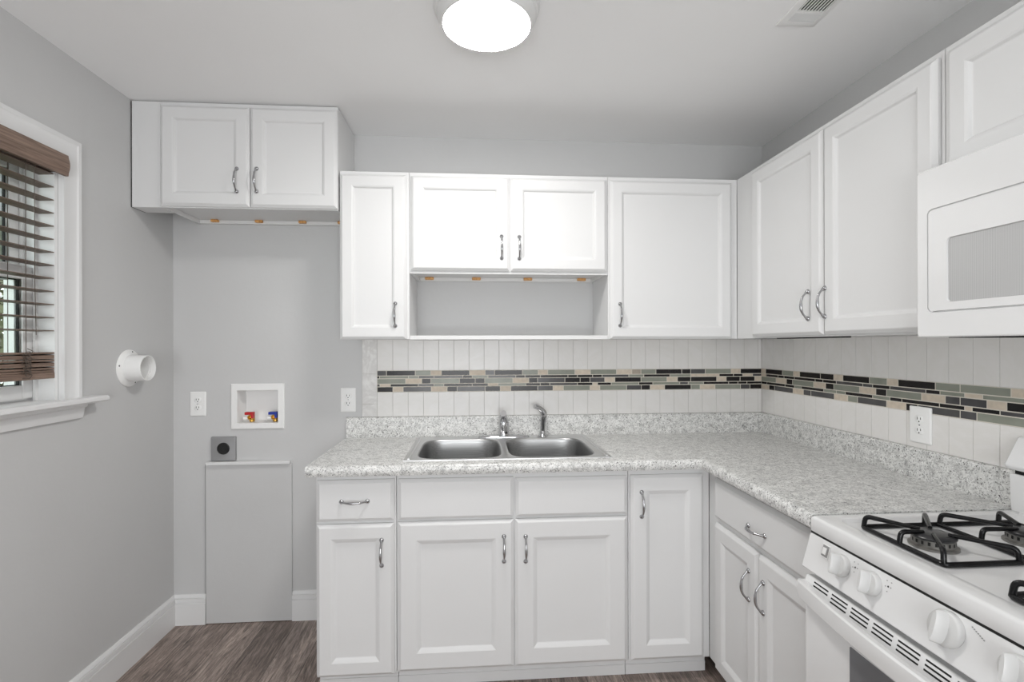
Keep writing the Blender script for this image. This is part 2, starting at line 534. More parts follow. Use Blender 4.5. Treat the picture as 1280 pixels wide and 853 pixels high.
# ------------------------------------------------------------------ handles, doors, cabinets
def handle_mesh():
    b = MB()
    pts, rad = [], []
    N = 26
    for i in range(N + 1):
        t = -1 + 2 * i / N
        z = .049 * t
        out = .004 + .024 * (1 - abs(t) ** 2.6)
        r = .0034 + .0022 * math.exp(-((t + .12) / .38) ** 2)
        r += .0012 * math.exp(-((t - .52) / .07) ** 2)
        if abs(t) > .86: r += .0016
        pts.append((0, -out, z)); rad.append(r)
    b.sweep(pts, rad, 12)
    for sgn in (1, -1):
        b.lathe([(.0092, 0), (.0092, .0018), (.0074, .0045), (.0052, .007), (.0025, .0085), (0, .009)], (0, 0, .050 * sgn), (0, -1, 0), 16)
    me = bpy.data.meshes.new('handle')
    me.from_pydata(b.v, [], b.f)
    bm = bmesh.new(); bm.from_mesh(me); bmesh.ops.recalc_face_normals(bm, faces=bm.faces); bm.to_mesh(me); bm.free()
    me.materials.append(M['nickel'])
    me.polygons.foreach_set('use_smooth', [True] * len(me.polygons))
    return me
HM = handle_mesh()
def handle(parent, p, side='back', horiz=False):
    o = bpy.data.objects.new('handle', HM)
    COL.objects.link(o); o.parent = parent
    mx = Matrix.Rotation(R(-90), 4, 'Z') if side == 'right' else Matrix()
    if horiz: mx = mx @ Matrix.Rotation(R(90), 4, 'Y')
    o.matrix_local = Matrix.Translation(Vector(p) - WL[parent]) @ mx
    return o

T = .020   # door thickness
def panel_front(name, parent, side, plane, a0, a1, z0, z1, slab=False, fw=.055, mats=None, bw=.009):
    """plane = coordinate of the face frame; the front stands T proud of it. a0..a1 in x (back) or y (right, a0 > a1)"""
    if slab: steps = [(0, 0.001), (0, .009), (.003, .0115), (.013, T), (.016, T)]
    else: steps = [(0, 0.001), (0, .009), (.003, .0115), (.011, T - .001), (.014, T), (fw - .003, T), (fw, T - .0012), (fw + .004, T - .003), (fw + bw, T - .0095), (fw + bw + .003, T - .0105)]
    lo = []
    for ins, n in steps:
        if side == 'back':
            lo.append([(a0 + ins, plane - n, z0 + ins), (a1 - ins, plane - n, z0 + ins), (a1 - ins, plane - n, z1 - ins), (a0 + ins, plane - n, z1 - ins)])
        else:
            lo.append([(plane - n, a0 - ins, z0 + ins), (plane - n, a1 + ins, z0 + ins), (plane - n, a1 + ins, z1 - ins), (plane - n, a0 - ins, z1 - ins)])
    return build(name, MB().loft(lo), mats or M['cab'], parent, angle=14)

# --- laundry cabinet up at the ceiling
UG = 'upper cabinets'
c = thing('upper_cabinet', 'short white two-door wall cabinet touching the ceiling above the laundry hookups', 'cabinet', (.504, -.155, 1.987), UG)
build('body', MB().box(.1255, .8825, -.2895, -.002, 2.006, H - .004), M['cab'], c)
build('face_frame', MB().box(.125, .883, -.312, -.290, 1.987, H - .005), M['cab'], c, bevel=.0012)
for xa, xb in ((.1255, .139), (.869, .8825)):
    build('bottom_edge', MB().box(xa, xb, -.2895, -.002, 1.9885, 2.0055), M['under'], c, bevel=.001)
fs = build('filler_strip', MB().box(.006, .1245, -.312, -.215, 1.987, H - .005), M['cab'], c, bevel=.001)
build('scribe_gap_shade', MB().box(.0006, .0056, -.309, -.215, 1.988, H - .005), M['slot'], fs)  # solid black strip, stands in for the shade between filler and wall
rl = build('bottom_rail', MB().box(.1395, .8685, -.022, -.002, 1.9885, 2.0055), M['under'], c, bevel=.001)
for x in (.215, .425, .635, .825):
    build('glue_block', MB().box(x - .018, x + .018, -.040, -.0225, 1.993, 2.0055), M['glue'], rl, bevel=.003)
d = panel_front('door', c, 'back', -.312, .131, .5048, 1.992, 2.431); handle(d, (.454, -.332, 2.107))
d = panel_front('door', c, 'back', -.312, .5092, .882, 1.992, 2.431); handle(d, (.538, -.332, 2.109))

# --- back wall uppers
ZT, ZB = 2.168, 1.413
def upper_back(label, x0, x1, z0, doors, group=UG, lift=0.0):
    c = thing('upper_cabinet', label, 'cabinet', ((x0 + x1) / 2, -.15, z0), group)
    build('body', MB().box(x0 + .0005, x1 - .0005, -.29, -.002, z0 + lift, ZT), M['cab'], c)
    b = MB(); b.box(x0 + .0005, x1 - .0005, -.303, -.2905, z0 - .003, ZT)
    build('face_frame', b, M['cab'], c, bevel=.0012)
    for a0, a1, zz0, zz1, hx, hz in doors:
        d = panel_front('door', c, 'back', -.303, a0, a1, zz0, zz1)
        handle(d, (hx, -.323, hz))
    return c
upper_back('tall narrow white single-door wall cabinet at the left end of the sink wall', .888, 1.196, ZB, [(.890, 1.184, ZB - .003, 2.153, 1.135, 1.520)])
cb = upper_back('short white two-door wall cabinet above the open niche over the sink', 1.196, 2.112, 1.712, [(1.204, 1.6508, 1.722, 2.151, 1.614, 1.829), (1.6552, 2.104, 1.722, 2.151, 1.695, 1.828)], lift=.018)
rl = build('bottom_rail', MB().box(1.2145, 2.0975, -.022, -.002, 1.7115, 1.7295), M['under'], cb, bevel=.001)
for xa, xb in ((1.1965, 1.214), (2.098, 2.1115)):
    build('bottom_edge', MB().box(xa, xb, -.29, -.002, 1.7115, 1.7295), M['under'], cb, bevel=.001)
for x in (1.262, 1.500, 1.765, 2.045):
    build('glue_block', MB().box(x - .022, x + .022, -.040, -.0225, 1.716, 1.7295), M['glue'], rl, bevel=.003)
upper_back('wide white single-door wall cabinet in the corner right of the niche', 2.112, 2.7385, ZB, [(2.119, 2.718 - .012, ZB - .003, 2.150, 2.164, 1.522)])
sh = build('shelf', MB().box(1.1965, 2.1115, -.305, -.002, 1.4085, 1.427), M['cab'], bevel=.0015)
tag(sh, 'white open shelf board below the short cabinet over the sink', 'shelf')

# --- right wall uppers
def upper_right(label, y0, y1, z0, doors, group=UG, w0=None):
    c = thing('upper_cabinet', label, 'cabinet', (W - .15, (y0 + y1) / 2, z0), group)
    build('body', MB().box(2.752, W - .002, y1 + .0005, w0 if w0 is not None else y0 - .0005, z0, ZT), M['cab'], c, bevel=.001)
    b = MB(); b.box(2.739, 2.7515, y1 + .0005, y0 - .0005, z0 - .003, ZT)
    build('face_frame', b, M['cab'], c, bevel=.0012)
    for a0, a1, zz0, zz1, hy, hz in doors:
        d = panel_front('door', c, 'right', 2.739, a0, a1, zz0, zz1)
        if hy is not None: handle(d, (2.719, hy, hz), 'right')
    return c
c = upper_right('tall white two-door wall cabinet on the right wall beside the microwave', -.3035, -1.373, ZB, [(-.456, -.915, ZB + .004, 2.150, -.845, 1.527), (-.922, -1.362, ZB + .004, 2.150, -.935, 1.530)], w0=-.292)
build('puck_light_strip', MB().box(2.80, 2.86, -.88, -.52, ZB - .006, ZB), M['dark_gap'], c)
upper_right('white wall cabinet above the microwave, cut off by the frame edge', -1.374, -2.136, 1.832, [(-1.392, -1.752, 1.836, 2.150, -1.725, 1.90), (-1.758, -2.118, 1.836, 2.150, -1.785, 1.90)])

# --- base cabinets
BG = 'base cabinets'
BZ, BT, TK = .088, .873, -.545
def base_back(label, x0, x1, hollow=False):
    c = thing('base_cabinet', label, 'cabinet', ((x0 + x1) / 2, -.3, 0), BG)
    b = MB()
    if hollow:
        b.box(x0 + .0005, x0 + .016, -.575, -.012, BZ - .002, BT); b.box(x1 - .016, x1 - .0005, -.575, -.012, BZ - .002, BT)
        b.box(x0 + .016, x1 - .016, -.575, -.012, BZ - .002, BZ + .014); b.box(x0 + .016, x1 - .016, -.018, -.012, BZ + .014, BT)
    else: b.box(x0 + .0005, x1 - .0005, -.575, -.012, BZ - .002, BT)
    build('body', b, M['cab'], c)
    build('face_frame', MB().box(x0 + .0005, x1 - .0005, -.590, -.5755, BZ - .004, BT), M['cab'], c, bevel=.0012)
    b = MB(); b.box(x0 + .0005, x1 - .0005, TK, -.02, .001, BZ - .003); b.box(x0 + .0005, x1 - .0005, TK - .004, TK, .001, .042)
    build('toe_kick', b, M['cab'], c)
    return c
c = base_back('narrow white base cabinet with one drawer at the open left end of the counter', .868, 1.179)
d = panel_front('drawer', c, 'back', -.590, .874, 1.172, .692, .854, slab=True); handle(d, (1.020, -.610, .772), horiz=True)
d = panel_front('door', c, 'back', -.590, .873, 1.171, .084, .681, fw=.058, bw=.013); handle(d, (1.124, -.610, .568))
c = base_back('wide white two-door sink base cabinet with blank drawer fronts under the sink', 1.180, 2.116, True)
panel_front('false_drawer_front', c, 'back', -.590, 1.187, 1.644, .691, .853, slab=True)
panel_front('false_drawer_front', c, 'back', -.590, 1.652, 2.109, .691, .848, slab=True)
d = panel_front('door', c, 'back', -.590, 1.186, 1.6452, .092, .683, fw=.075, bw=.013); handle(d, (1.605, -.610, .568))
d = panel_front('door', c, 'back', -.590, 1.6498, 2.109, .092, .683, fw=.075, bw=.013); handle(d, (1.692, -.610, .565))
c = base_back('narrow full-height single-door white base cabinet in the inside corner', 2.117, 2.4615)
d = panel_front('door', c, 'back', -.590, 2.124, 2.432, .092, .849, fw=.065, bw=.013); handle(d, (2.168, -.610, .731))

c = thing('base_cabinet', 'white base cabinet with one wide drawer over two doors beside the gas range', 'cabinet', (2.75, -.95, 0), BG)
build('body', MB().box(2.478, W - .004, -1.301, -.60, BZ - .002, BT), M['cab'], c, bevel=.001)
build('face_frame', MB().box(2.462, 2.4775, -1.301, -.5905, BZ - .004, BT), M['cab'], c, bevel=.0012)
build('toe_kick', MB().box(2.515, W - .02, -1.301, -.56, .001, BZ - .003), M['cab'], c)
d = panel_front('drawer', c, 'right', 2.462, -.668, -1.292, .692, .850, slab=True); handle(d, (2.442, -.978, .750), 'right', True)
d = panel_front('door', c, 'right', 2.462, -.668, -.9768, .086, .672, fw=.06, bw=.013); handle(d, (2.442, -.929, .542), 'right')
d = panel_front('door', c, 'right', 2.462, -.9812, -1.292, .086, .672, fw=.06, bw=.013); handle(d, (2.442, -1.018, .541), 'right')

# ------------------------------------------------------------------ countertop
CT, CB = .915, .874
ct = thing('countertop', 'L-shaped grey speckled stone-look countertop running round the corner to the range', 'countertop', (2.0, -.4, CB))
SX0, SX1, SY0, SY1 = 1.225, 2.035, -.545, -.055     # sink cut-out
XL, YR = .839, -1.303
b = MB()
def nose(y, s=1):   # profile from front edge, (depth, z)
    return [(.05, CT), (.018, CT), (.010, CT - .0015), (.004, CT - .006), (.0005, CT - .013), (0, CT - .022), (.001, CB + .008), (.005, CB + .001), (.012, CB - .001), (.05, CB - .001)]
n = nose(0)
lo = [[(XL, -.634 + d, z) for d, z in n], [(2.408 + 0, -.634 + d, z) for d, z in n]]
# mitred inside corner of the two nosings
lo2 = [[(2.408 + d, -.634 + d, z) for d, z in n], [(2.408 + d, YR, z) for d, z in n]]
b.loft([lo[0], [(2.408 + d, -.634 + d, z) for d, z in n]])
b.loft(lo2)
def slab(x0, x1, y0, y1): b.box(x0, x1, y0, y1, CB, CT)
slab(XL, SX0, -.584, -.001); slab(SX1, 2.458, -.584, -.001); slab(SX0, SX1, -.584, SY0); slab(SX0, SX1, SY1, -.001)
slab(2.458, W - .001, YR, -.001)
build('slab', b, M['granite'], ct, angle=40)
def lip_prof(t=.020): return [(.001, CT), (t, CT), (t, 1.012), (t - .003, 1.017), (t - .008, 1.019), (.001, 1.019)]
build('back_lip', MB().prism([(-d, z) for d, z in lip_prof()], 'x', .843, W - .0205), M['granite'], ct, angle=25)
build('right_lip', MB().prism([(W - d, z) for d, z in lip_prof()], 'y', YR, -.001), M['granite'], ct, angle=25)

# ------------------------------------------------------------------ tile backsplash
def tile_run(name, label, axis, a0, a1, border, pitch, rows, start, loc):
    """axis 'x': back wall, 'y': right wall (a measured away from the corner)"""
    th = .008
    t = thing(name, label, 'backsplash', loc)
    def bx(b, a, c, z0, z1, d, mi=0, d0=.0015):
        if axis == 'x': b.box(a, c, -d, -d0, z0, z1, mi)
        else: b.box(W - d, W - d0, -c, -a, z0, z1, mi)
    zb, z1, z2, zt = 1.0195, 1.144, 1.254, 1.4125
    g = MB(); bx(g, a0, a1, zb, zt, th - .0012, 0, .001)
    build('grout', g, M['grout'], t)
    b = MB(); b2 = MB()
    x = start
    while x < a1 - .004:
        e = min(x + pitch, a1)
        s0 = max(x, a0)
        if e > a0:
            bx(b, s0 + .0009, e - .0009, zb + .0008, z1 - .001, th)
            bx(b2, s0 + .0009, e - .0009, z2 + .001, zt - .0005, th)
        x += pitch
    build('lower_tiles', b, M['tile'], t, bevel=.0006, seg=1)
    build('upper_tiles', b2, M['tile'], t, bevel=.0006, seg=1)
    if border:
        b = MB()
        for z0, zz in ((zb, 1.085), (1.085, 1.238), (1.238, zt)):
            bx(b, border[0] + .0007, border[1] - .0007, z0 + .0007, zz - .0007, th)
        build('border_tiles', b, M['marble'], t, bevel=.0006, seg=1)
    mg = MB(); bx(mg, border[1] if border else a0, a1, z1, z2, th + .0001, 0, .001)
    ms = build('mosaic_strip', mg, M['mgrout'], t)
    b = MB()
    keys = 'KDGBT'
    hs = (.0235, .0115, .0235, .0115, .0235)
    zz = z2 - .0016
    for r, h in zip(rows, hs):
        p = border[1] if border else a0
        for tok in r.split():
            e, k = int(tok[:-1]) / 1000, keys.index(tok[-1])
            if p > a1 - .003: break
            e = min(e, a1)
            bx(b, p + .0015, e - .0015, zz - h, zz, th + .0004, k)
            p = e
        zz -= h + .0032
    build('mosaic_tiles', b, [M[k] for k in keys], ms)
    return t
RA = ['1042D 1187K 1266G 1320B 1464K 1545B 1593D 1738K 1820G 1871B 2014G 2097B 2236G 2319B 2368T 2449G 2590K 2639K 2719D 2862G 2914B 3046K',
      '1007K 1153G 1204G 1282D 1429D 1477K 1559G 1703D 1751K 1832K 1977K 2027K 2108K 2159K 2302D 2383G 2525K 2639G 2796B 2875K 2927K 2982B 3046D',
      '1138G 1220B 1266K 1412G 1493K 1542K 1687G 1771B 1817K 1961D 2042K 2094K 2173D 2227B 2368K 2509G 2566B 2639K 2782K 2835B 2912K 2994K 3046B',
      '1009D 1062B 1202K 1282D 1332G 1478K 1559K 1611B 1756G 1831K 1881K 2027D 2108K 2134B 2208K 2356G 2432K 2579G 2625D 2709G 2848K 2900K 2950K 3046K',
      '1074K 1126B 1268D 1349B 1400K 1544D 1622K 1677B 1818K 1898D 1953B 2094G 2147B 2290G 2370D 2418K 2496B 2641K 2690G 2773B 2914G 2967D 3046K']
RB = ['46B 191K 279G 327B 472K 556K 611B 754K 839G 889B 1039K 1126G 1280G 1345B', '50B 155K 205K 287K 437K 488K 572K 720D 770D 852K 1003D 1056K 1141G 1198B 1318G',
      '137G 225B 272K 425G 506B 556K 703G 786B 837K 986G 1075B 1126D 1211D 1268B 1345K', '56K 213K 287K 340G 493K 572G 625G 770K 852G 905K 1054K 1141K 1165B 1249K 1335D',
      '77B 124K 276D 355B 408D 559D 639B 692G 837D 923B 971K 1126D 1180D 1329G']
random.seed(7)
for i in range(5):          # the strip carries on behind the range
    p = int(RB[i].split()[-1][:-1])
    while p < 2140:
        p += random.choice((50, 80, 145)); RB[i] += ' %d%s' % (p, random.choice('KKDGB'))
tile_run('tile_backsplash', 'white tile backsplash with a mosaic band on the sink wall', 'x', .920, W - .0095, (.920, .995), .0776, RA, .996, (1.98, -.004, 1.02))
tile_run('tile_backsplash', 'white tile backsplash with a mosaic band on the right wall toward the range', 'y', .0016, 2.14, None, .0808, RB, -.045, (W - .004, -1.07, 1.02))

# ------------------------------------------------------------------ sink
sk = thing('sink', 'stainless steel double-bowl sink set into the speckled countertop', 'sink', (1.63, -.3, CT))
RX0, RX1, RY0, RY1 = 1.205, 2.055, -.563, -.036
ZR = CT + .004
def ray_rect(cx, cy, t, x0, x1, y0, y1):
    dx, dy = math.cos(t), math.sin(t)
    k = 1e9
    if dx > 1e-9: k = min(k, (x1 - cx) / dx)
    if dx < -1e-9: k = min(k, (x0 - cx) / dx)
    if dy > 1e-9: k = min(k, (y1 - cy) / dy)
    if dy < -1e-9: k = min(k, (y0 - cy) / dy)
    return (cx + dx * k, cy + dy * k)
def superell(cx, cy, t, a, bb, n):
    c, s = math.cos(t), math.sin(t)
    k = (abs(c / a) ** n + abs(s / bb) ** n) ** (-1 / n)
    return (cx + c * k, cy + s * k)
xm = 1.6215
rim = MB(); bowls = []
for (hx0, hx1, bx0, bx1) in ((RX0, xm, 1.245, 1.608), (xm, RX1, 1.635, 2.010)):
    cx, cy = (bx0 + bx1) / 2, (-.543 - .118) / 2
    a, bb = (bx1 - bx0) / 2, (-.118 + .543) / 2
    N = 96
    angs = [2 * math.pi * i / N for i in range(N)]
    angs += [math.atan2(y - cy, x - cx) % (2 * math.pi) for x in (hx0, hx1) for y in (RY0, RY1)]
    angs = sorted(set(angs))
    outer = [ray_rect(cx, cy, t, hx0, hx1, RY0, RY1) for t in angs]
    se = lambda da, n: [superell(cx, cy, t, a - da, bb - da, n) for t in angs]
    rim.loft([[(x, y, ZR) for x, y in outer], [(x, y, ZR) for x, y in se(-.006, 5)], [(x, y, ZR - .0015) for x, y in se(0, 5)]], False, False)
    bw = MB()
    zz = [(0, 5, -.0015), (.003, 5, -.004), (.0045, 5, -.008), (.006, 5, -.02), (.008, 5, -.045), (.010, 5, -.07), (.012, 5, -.10), (.015, 5, -.125), (.020, 5, -.145), (.032, 4.5, -.160), (.055, 4, -.168), (.12, 3, -.172)]
    bw.loft([[(x, y, ZR + dz) for x, y in se(da, nn)] for da, nn, dz in zz], False, True)
    bowls.append((bw, cx, cy))
# turned-down outer edge and the raised beads near both ends
pr_ = [(0, ZR), (-.003, ZR - .001), (-.0035, CT + .0004)]
rect = lambda o: [(RX0 - o, RY0 - o), (RX1 + o, RY0 - o), (RX1 + o, RY1 + o), (RX0 - o, RY1 + o)]
rim.loft([[(x, y, z) for x, y in rect(-o)] for o, z in pr_], False, False)
for x in (RX0 + .016, RX1 - .016):
    rim.sweep([(x, RY0 + .012, ZR - .001), (x, RY1 - .01, ZR - .001)], .0055, 10)
ri = build('rim', rim, M['rim_steel'], sk, angle=50)
for bw, cx, cy in bowls:
    o = build('bowl', bw, M['steel'], sk, angle=60)
    build('drain', MB().lathe([(.045, .0), (.045, .002), (.040, .003), (.036, .0), (.012, -.001), (0, .0)], (cx, cy, ZR - .1725), (0, 0, 1), 24), M['chrome'], o)

fa = thing('faucet', 'chrome single-lever faucet standing at the middle of the sink ledge', 'faucet', (1.636, -.080, ZR))
fx, fy = 1.636, -.080
lo = []
for s, z in ((1, 0), (1, .004), (.94, .008), (.75, .011)):
    lo.append([(fx + .130 * s * (1 if c_ else 1) * math.copysign(abs(math.cos(t)) ** .55, math.cos(t)), fy + .027 * s * math.copysign(abs(math.sin(t)) ** .8, math.sin(t)), ZR + z) for t in [2 * math.pi * i / 40 for i in range(40)] for c_ in (1,)])
build('escutcheon', MB().loft(lo), M['chrome'], fa, angle=50)
build('body', MB().lathe([(.030, .008), (.028, .016), (.0265, .03), (.026, .055), (.0265, .070), (.024, .080), (0, .086)], (fx, fy, ZR), (0, 0, 1), 28), M['chrome'], fa, angle=50)
sp = fillet([(fx, fy - .012, ZR + .040), (fx, fy - .06, ZR + .062), (fx, fy - .135, ZR + .072), (fx, fy - .165, ZR + .05)], .05, 8)
build('spout', MB().sweep(sp, [.0125 - .003 * i / (len(sp) - 1) for i in range(len(sp))], 16), M['chrome'], fa, angle=50)
b = MB()
lv = [(fx, fy + .004, ZR + .072), (fx - .002, fy - .004, ZR + .092), (fx - .004, fy - .022, ZR + .112), (fx - .006, fy - .05, ZR + .126)]
lv = fillet(lv, .02, 4)
b.sweep(lv, [.025 - .009 * i / (len(lv) - 1) for i in range(len(lv))], 14)
build('lever', b, M['chrome'], fa, angle=50)

sy = thing('sink_sprayer', 'chrome side spray head in its holder right of the faucet', 'sprayer', (1.834, -.072, ZR))
sx_, sy_ = 1.834, -.072
build('holder', MB().lathe([(.026, 0), (.025, .004), (.016, .010), (.014, .026), (.012, .03), (0, .03)], (sx_, sy_, ZR), (0, 0, 1), 24), M['chrome'], sy, angle=50)
hp = fillet([(sx_, sy_, ZR + .026), (sx_ + .004, sy_, ZR + .085), (sx_ + .010, sy_, ZR + .115), (sx_ - .012, sy_ - .008, ZR + .142), (sx_ - .042, sy_ - .02, ZR + .156)], .03, 6)
n_ = len(hp)
build('spray_head', MB().sweep(hp, [.0125 + .0045 * math.sin(math.pi * min(1, i / (n_ * .8))) for i in range(n_)], 16), M['chrome'], sy, angle=50)
build('trigger', MB().sweep([(sx_ + .018, sy_ + .002, ZR + .122), (sx_ + .020, sy_ + .002, ZR + .105), (sx_ + .014, sy_, ZR + .07)], [.004, .0045, .003], 10), M['chrome'], sy, angle=50)

# ------------------------------------------------------------------ wall plates
def outlet(label, p, side, w=.076, h=.122, mirror=False):
    o = thing('wall_outlet', label, 'outlet', p, 'wall outlets')
    def T_(u, n, v):
        return (p[0] + u, p[1] - n, p[2] + v) if side == 'back' else (p[0] - n, p[1] - u, p[2] + v)
    b = MB()
    r0 = lambda i: rrect(-w / 2 + i, w / 2 - i, -h / 2 + i, h / 2 - i, .004, 3)
    b.loft([[T_(u, n, v) for u, v in r0(i)] for i, n in ((0, .0003), (0, .0035), (.003, .006), (.006, .0065))])
    build('cover_plate', b, M['plastic'], o, angle=40)
    for s in (1, -1):
        b = MB()
        pts = []
        for k in range(28):
            t = 2 * math.pi * k / 28
            pts.append((.0172 * math.cos(t), max(-.0125, min(.0125, .0172 * math.sin(t)))))
        b.loft([[T_(u, n, v + s * .0195) for u, v in [(q[0] * k, q[1] * k) for q in pts]] for k, n in ((1, .006), (1, .0078), (.94, .0085))])
        q = build('receptacle', b, M['plastic'], o, angle=40)
        b = MB()
        for du, hh in ((-.0063, .0045), (.0063, .0038)):
            b.face([T_(du - .0013, .0088, s * .0195 + .003 - hh), T_(du + .0013, .0088, s * .0195 + .003 - hh), T_(du + .0013, .0088, s * .0195 + .003 + hh), T_(du - .0013, .0088, s * .0195 + .003 + hh)])
        b.face([T_(.0026 * math.cos(t), .0088, s * .0195 - .0075 + .0026 * math.sin(t)) for t in [2 * math.pi * k / 12 for k in range(12)]])
        build('slots', b, M['slot'], q)
    sc = (0,) if w < .2 else (0,)
    b = MB().lathe([(.003, 0), (.0028, .001), (0, .0012)], T_(0, .0065, 0), (0, -1, 0) if side == 'back' else (-1, 0, 0), 12)
    build('screw', b, M['nickel'], o)
    return o
outlet('white duplex outlet on the grey wall left of the washer box', (.119, 0, 1.094), 'back')
outlet('white duplex outlet on the grey wall beside the tile edge', (.850, 0, 1.107), 'back')
outlet('white duplex outlet in the right-hand tile backsplash', (W - .0085, -.985, 1.102), 'right', .086, .126)

# washer box
wb = thing('washer_outlet_box', 'white recessed washer box with red and blue valves on the grey wall', 'utility box', (.406, 0, .966))
o0 = [(.277, .966), (.536, .966), (.536, 1.193), (.277, 1.193)]
i0 = [(.306, .994), (.506, .994), (.506, 1.160), (.306, 1.160)]
b = MB()
rc = lambda q, y: [(x, y, z) for x, z in q]
ins = lambda q, d: [(q[0][0] + d, q[0][1] + d), (q[1][0] - d, q[1][1] + d), (q[2][0] - d, q[2][1] - d), (q[3][0] + d, q[3][1] - d)]
b.loft([rc(o0, -.0005), rc(o0, -.006), rc(ins(o0, .004), -.009), rc(i0, -.009), rc(ins(i0, .002), -.006), rc([(.309, .997), (.503, .997), (.503, 1.157), (.309, 1.157)], .04), rc([(.312, 1.0), (.500, 1.0), (.500, 1.154), (.312, 1.154)], .085)], False, True)
build('frame', b, M['plastic'], wb, angle=20)
for name, x, col in (('hot_valve', .365, 'red'), ('cold_valve', .480, 'blue')):
    b = MB()
    b.lathe([(.013, 0), (.013, .018), (.009, .02), (.009, .03), (0, .031)], (x, .028, .999), (0, 0, 1), 16)
    b.lathe([(.0135, 0), (.0135, .018), (.009, .018), (.008, .004), (0, .004)], (x, .022, 1.022), (0, -1, 0), 18)
    v = build(name, b, M['brass'], wb, angle=40)
    b = MB().box(x - .026, x + .016, .0, .024, 1.035, 1.049); b.box(x + .004, x + .016, .0, .024, 1.018, 1.036)
    build('lever', b, M[col], v, bevel=.002)
    b = MB().lathe([(.009, 0), (.009, .022), (.006, .024), (0, .024)], (x - .014, .015, 1.018), (-1, -.4, 0), 14)
    build('inlet_cap', b, M['plastic'], v, angle=40)

# dryer receptacle
dr = thing('dryer_receptacle', 'grey square plate with round black dryer socket above the wall panel', 'outlet', (.2425, 0, .809))
b = MB()
rr_ = lambda i: rrect(.183 + i, .302 - i, .809 + i, .930 - i, .004, 3)
b.loft([[(u, -n, v) for u, v in rr_(i)] for i, n in ((0, .0005), (0, .010), (.002, .013), (.004, .014))])
build('cover_plate', b, M['grey_metal'], dr, angle=40)
c0 = (.2445, -.014, .872)
s_ = build('socket', MB().lathe([(.0295, 0), (.0295, .003), (.027, .005), (.0255, .003), (0, .003)], c0, (0, -1, 0), 36), M['black_plastic'], dr, angle=40)
b = MB()
for ang in (0, 120, 240):
    t = R(90 + ang); ex = Vector((math.cos(t), 0, math.sin(t))); ey = Vector((-math.sin(t), 0, math.cos(t))); cc = Vector(c0) + Vector((0, -.0034, 0)) + ex * .012
    b.face([cc + ex * .002 - ey * .006, cc + ex * .002 + ey * .006, cc - ex * .002 + ey * .006, cc - ex * .002 - ey * .006])
build('slots', b, M['slot'], s_)

# painted panel over the low wall chase
ap_ = thing('access_panel', 'grey painted board panel standing against the wall beside the baseboard', 'wall panel', (.366, 0, 0))
build('board', MB().box(.158, .573, -.012, -.001, .003, .792), M['wall'], ap_, bevel=.0012)
build('side_gap_shade', MB().box(.1525, .1575, -.004, -.0005, .003, .792), M['gap_grey'], ap_)  # grey strip on the wall, the gap's shade put into its colour
build('top_strip', MB().box(.166, .568, -.028, -.001, .7925, .8075), M['trim'], ap_, bevel=.002)

# dryer duct collar on the left wall
dv = thing('dryer_vent', 'round white dryer vent collar sticking out of the left wall', 'vent', (0, -.322, 1.283))
vc = (0, -.325, 1.287)
build('flange', MB().lathe([(.080, .0005), (.080, .003), (.077, .006), (.062, .010), (.058, .014)], vc, (1, 0, 0), 48, cap1=False), M['plastic'], dv, angle=40)
build('pipe', MB().lathe([(.0575, .008), (.0565, .03), (.055, .078), (.0545, .080), (.0515, .080), (.051, .076), (.0505, .03), (.0500, .012), (0.0, .010)], vc, (1, 0, 0), 48, cap0=False), M['plastic'], dv, angle=40)
b = MB()
for k in range(3):
    b.lathe([(.0508, .050 + .006 * k), (.0492, .052 + .006 * k), (.0508, .054 + .006 * k)], vc, (1, 0, 0), 40, cap0=False, cap1=False)
build('inner_ribs', b, M['plastic'], dv)
for a in (100, 190, 245, 10):
    t = R(a)
    build('screw', MB().lathe([(.0042, 0), (.0036, .0016), (0, .002)], (.0065, vc[1] - .070 * math.cos(t + R(0)), vc[2] + .070 * math.sin(t)), (1, 0, 0), 10), M['slot'], dv)

# ------------------------------------------------------------------ ceiling fixtures
lx, ly = 1.530, -1.035
cl = thing('ceiling_light', 'round flush ceiling light with glowing white glass and a nickel ring', 'ceiling light', (lx, ly, H))
build('ring', MB().lathe([(.166, 0.0005), (.167, .012), (.163, .016), (.158, .019), (.158, .023), (.162, .027), (.160, .032), (.1545, .035), (.1535, .042), (.148, .054), (.142, .066), (.1375, .068), (.1365, .060), (.136, .001)], (lx, ly, H), (0, 0, -1), 64), M['satin'], cl, angle=30)
dp = []
for k in range(13):
    t = R(90 * k / 12)
    dp.append((.1355 * math.cos(t), .064 + .020 * math.sin(t)))
build('glass_shade', MB().lathe([(.1355, .060)] + dp, (lx, ly, H), (0, 0, -1), 64, cap0=False), M['lamp'], cl, angle=80)

av = thing('ceiling_vent', 'white rectangular ceiling air register with dark louvre slots near the right wall', 'vent', (2.562, -1.16, H))
vx0, vx1, vy1, vy0 = 2.497, 2.630, -1.004, -1.33
b = MB()
def fr(i, n): return [(vx0 + i, vy0 + i, H - n), (vx1 - i, vy0 + i, H - n), (vx1 - i, vy1 - i, H - n), (vx0 + i, vy1 - i, H - n)]
b.loft([fr(0, .0005), fr(0, .003), fr(.006, .006), fr(.020, .009), fr(.022, .008)], False, False)
b.box(vx0 + .02, vx1 - .02, vy1 - .034, vy1 - .02, H - .009, H - .004)
b.box(vx0 + .02, vx1 - .02, vy1 - .084, vy1 - .074, H - .009, H - .004)
build('frame', b, M['plastic'], av, angle=20)
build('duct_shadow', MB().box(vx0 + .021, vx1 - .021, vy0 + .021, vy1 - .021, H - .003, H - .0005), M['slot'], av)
b = MB()
for k in range(5):
    y = vy1 - .039 - .0078 * k
    b.prism([(y, H - .009), (y - .0008, H - .009), (y - .0030, H - .004), (y - .0022, H - .004)], 'x', vx0 + .021, vx1 - .021)
nsl = 9
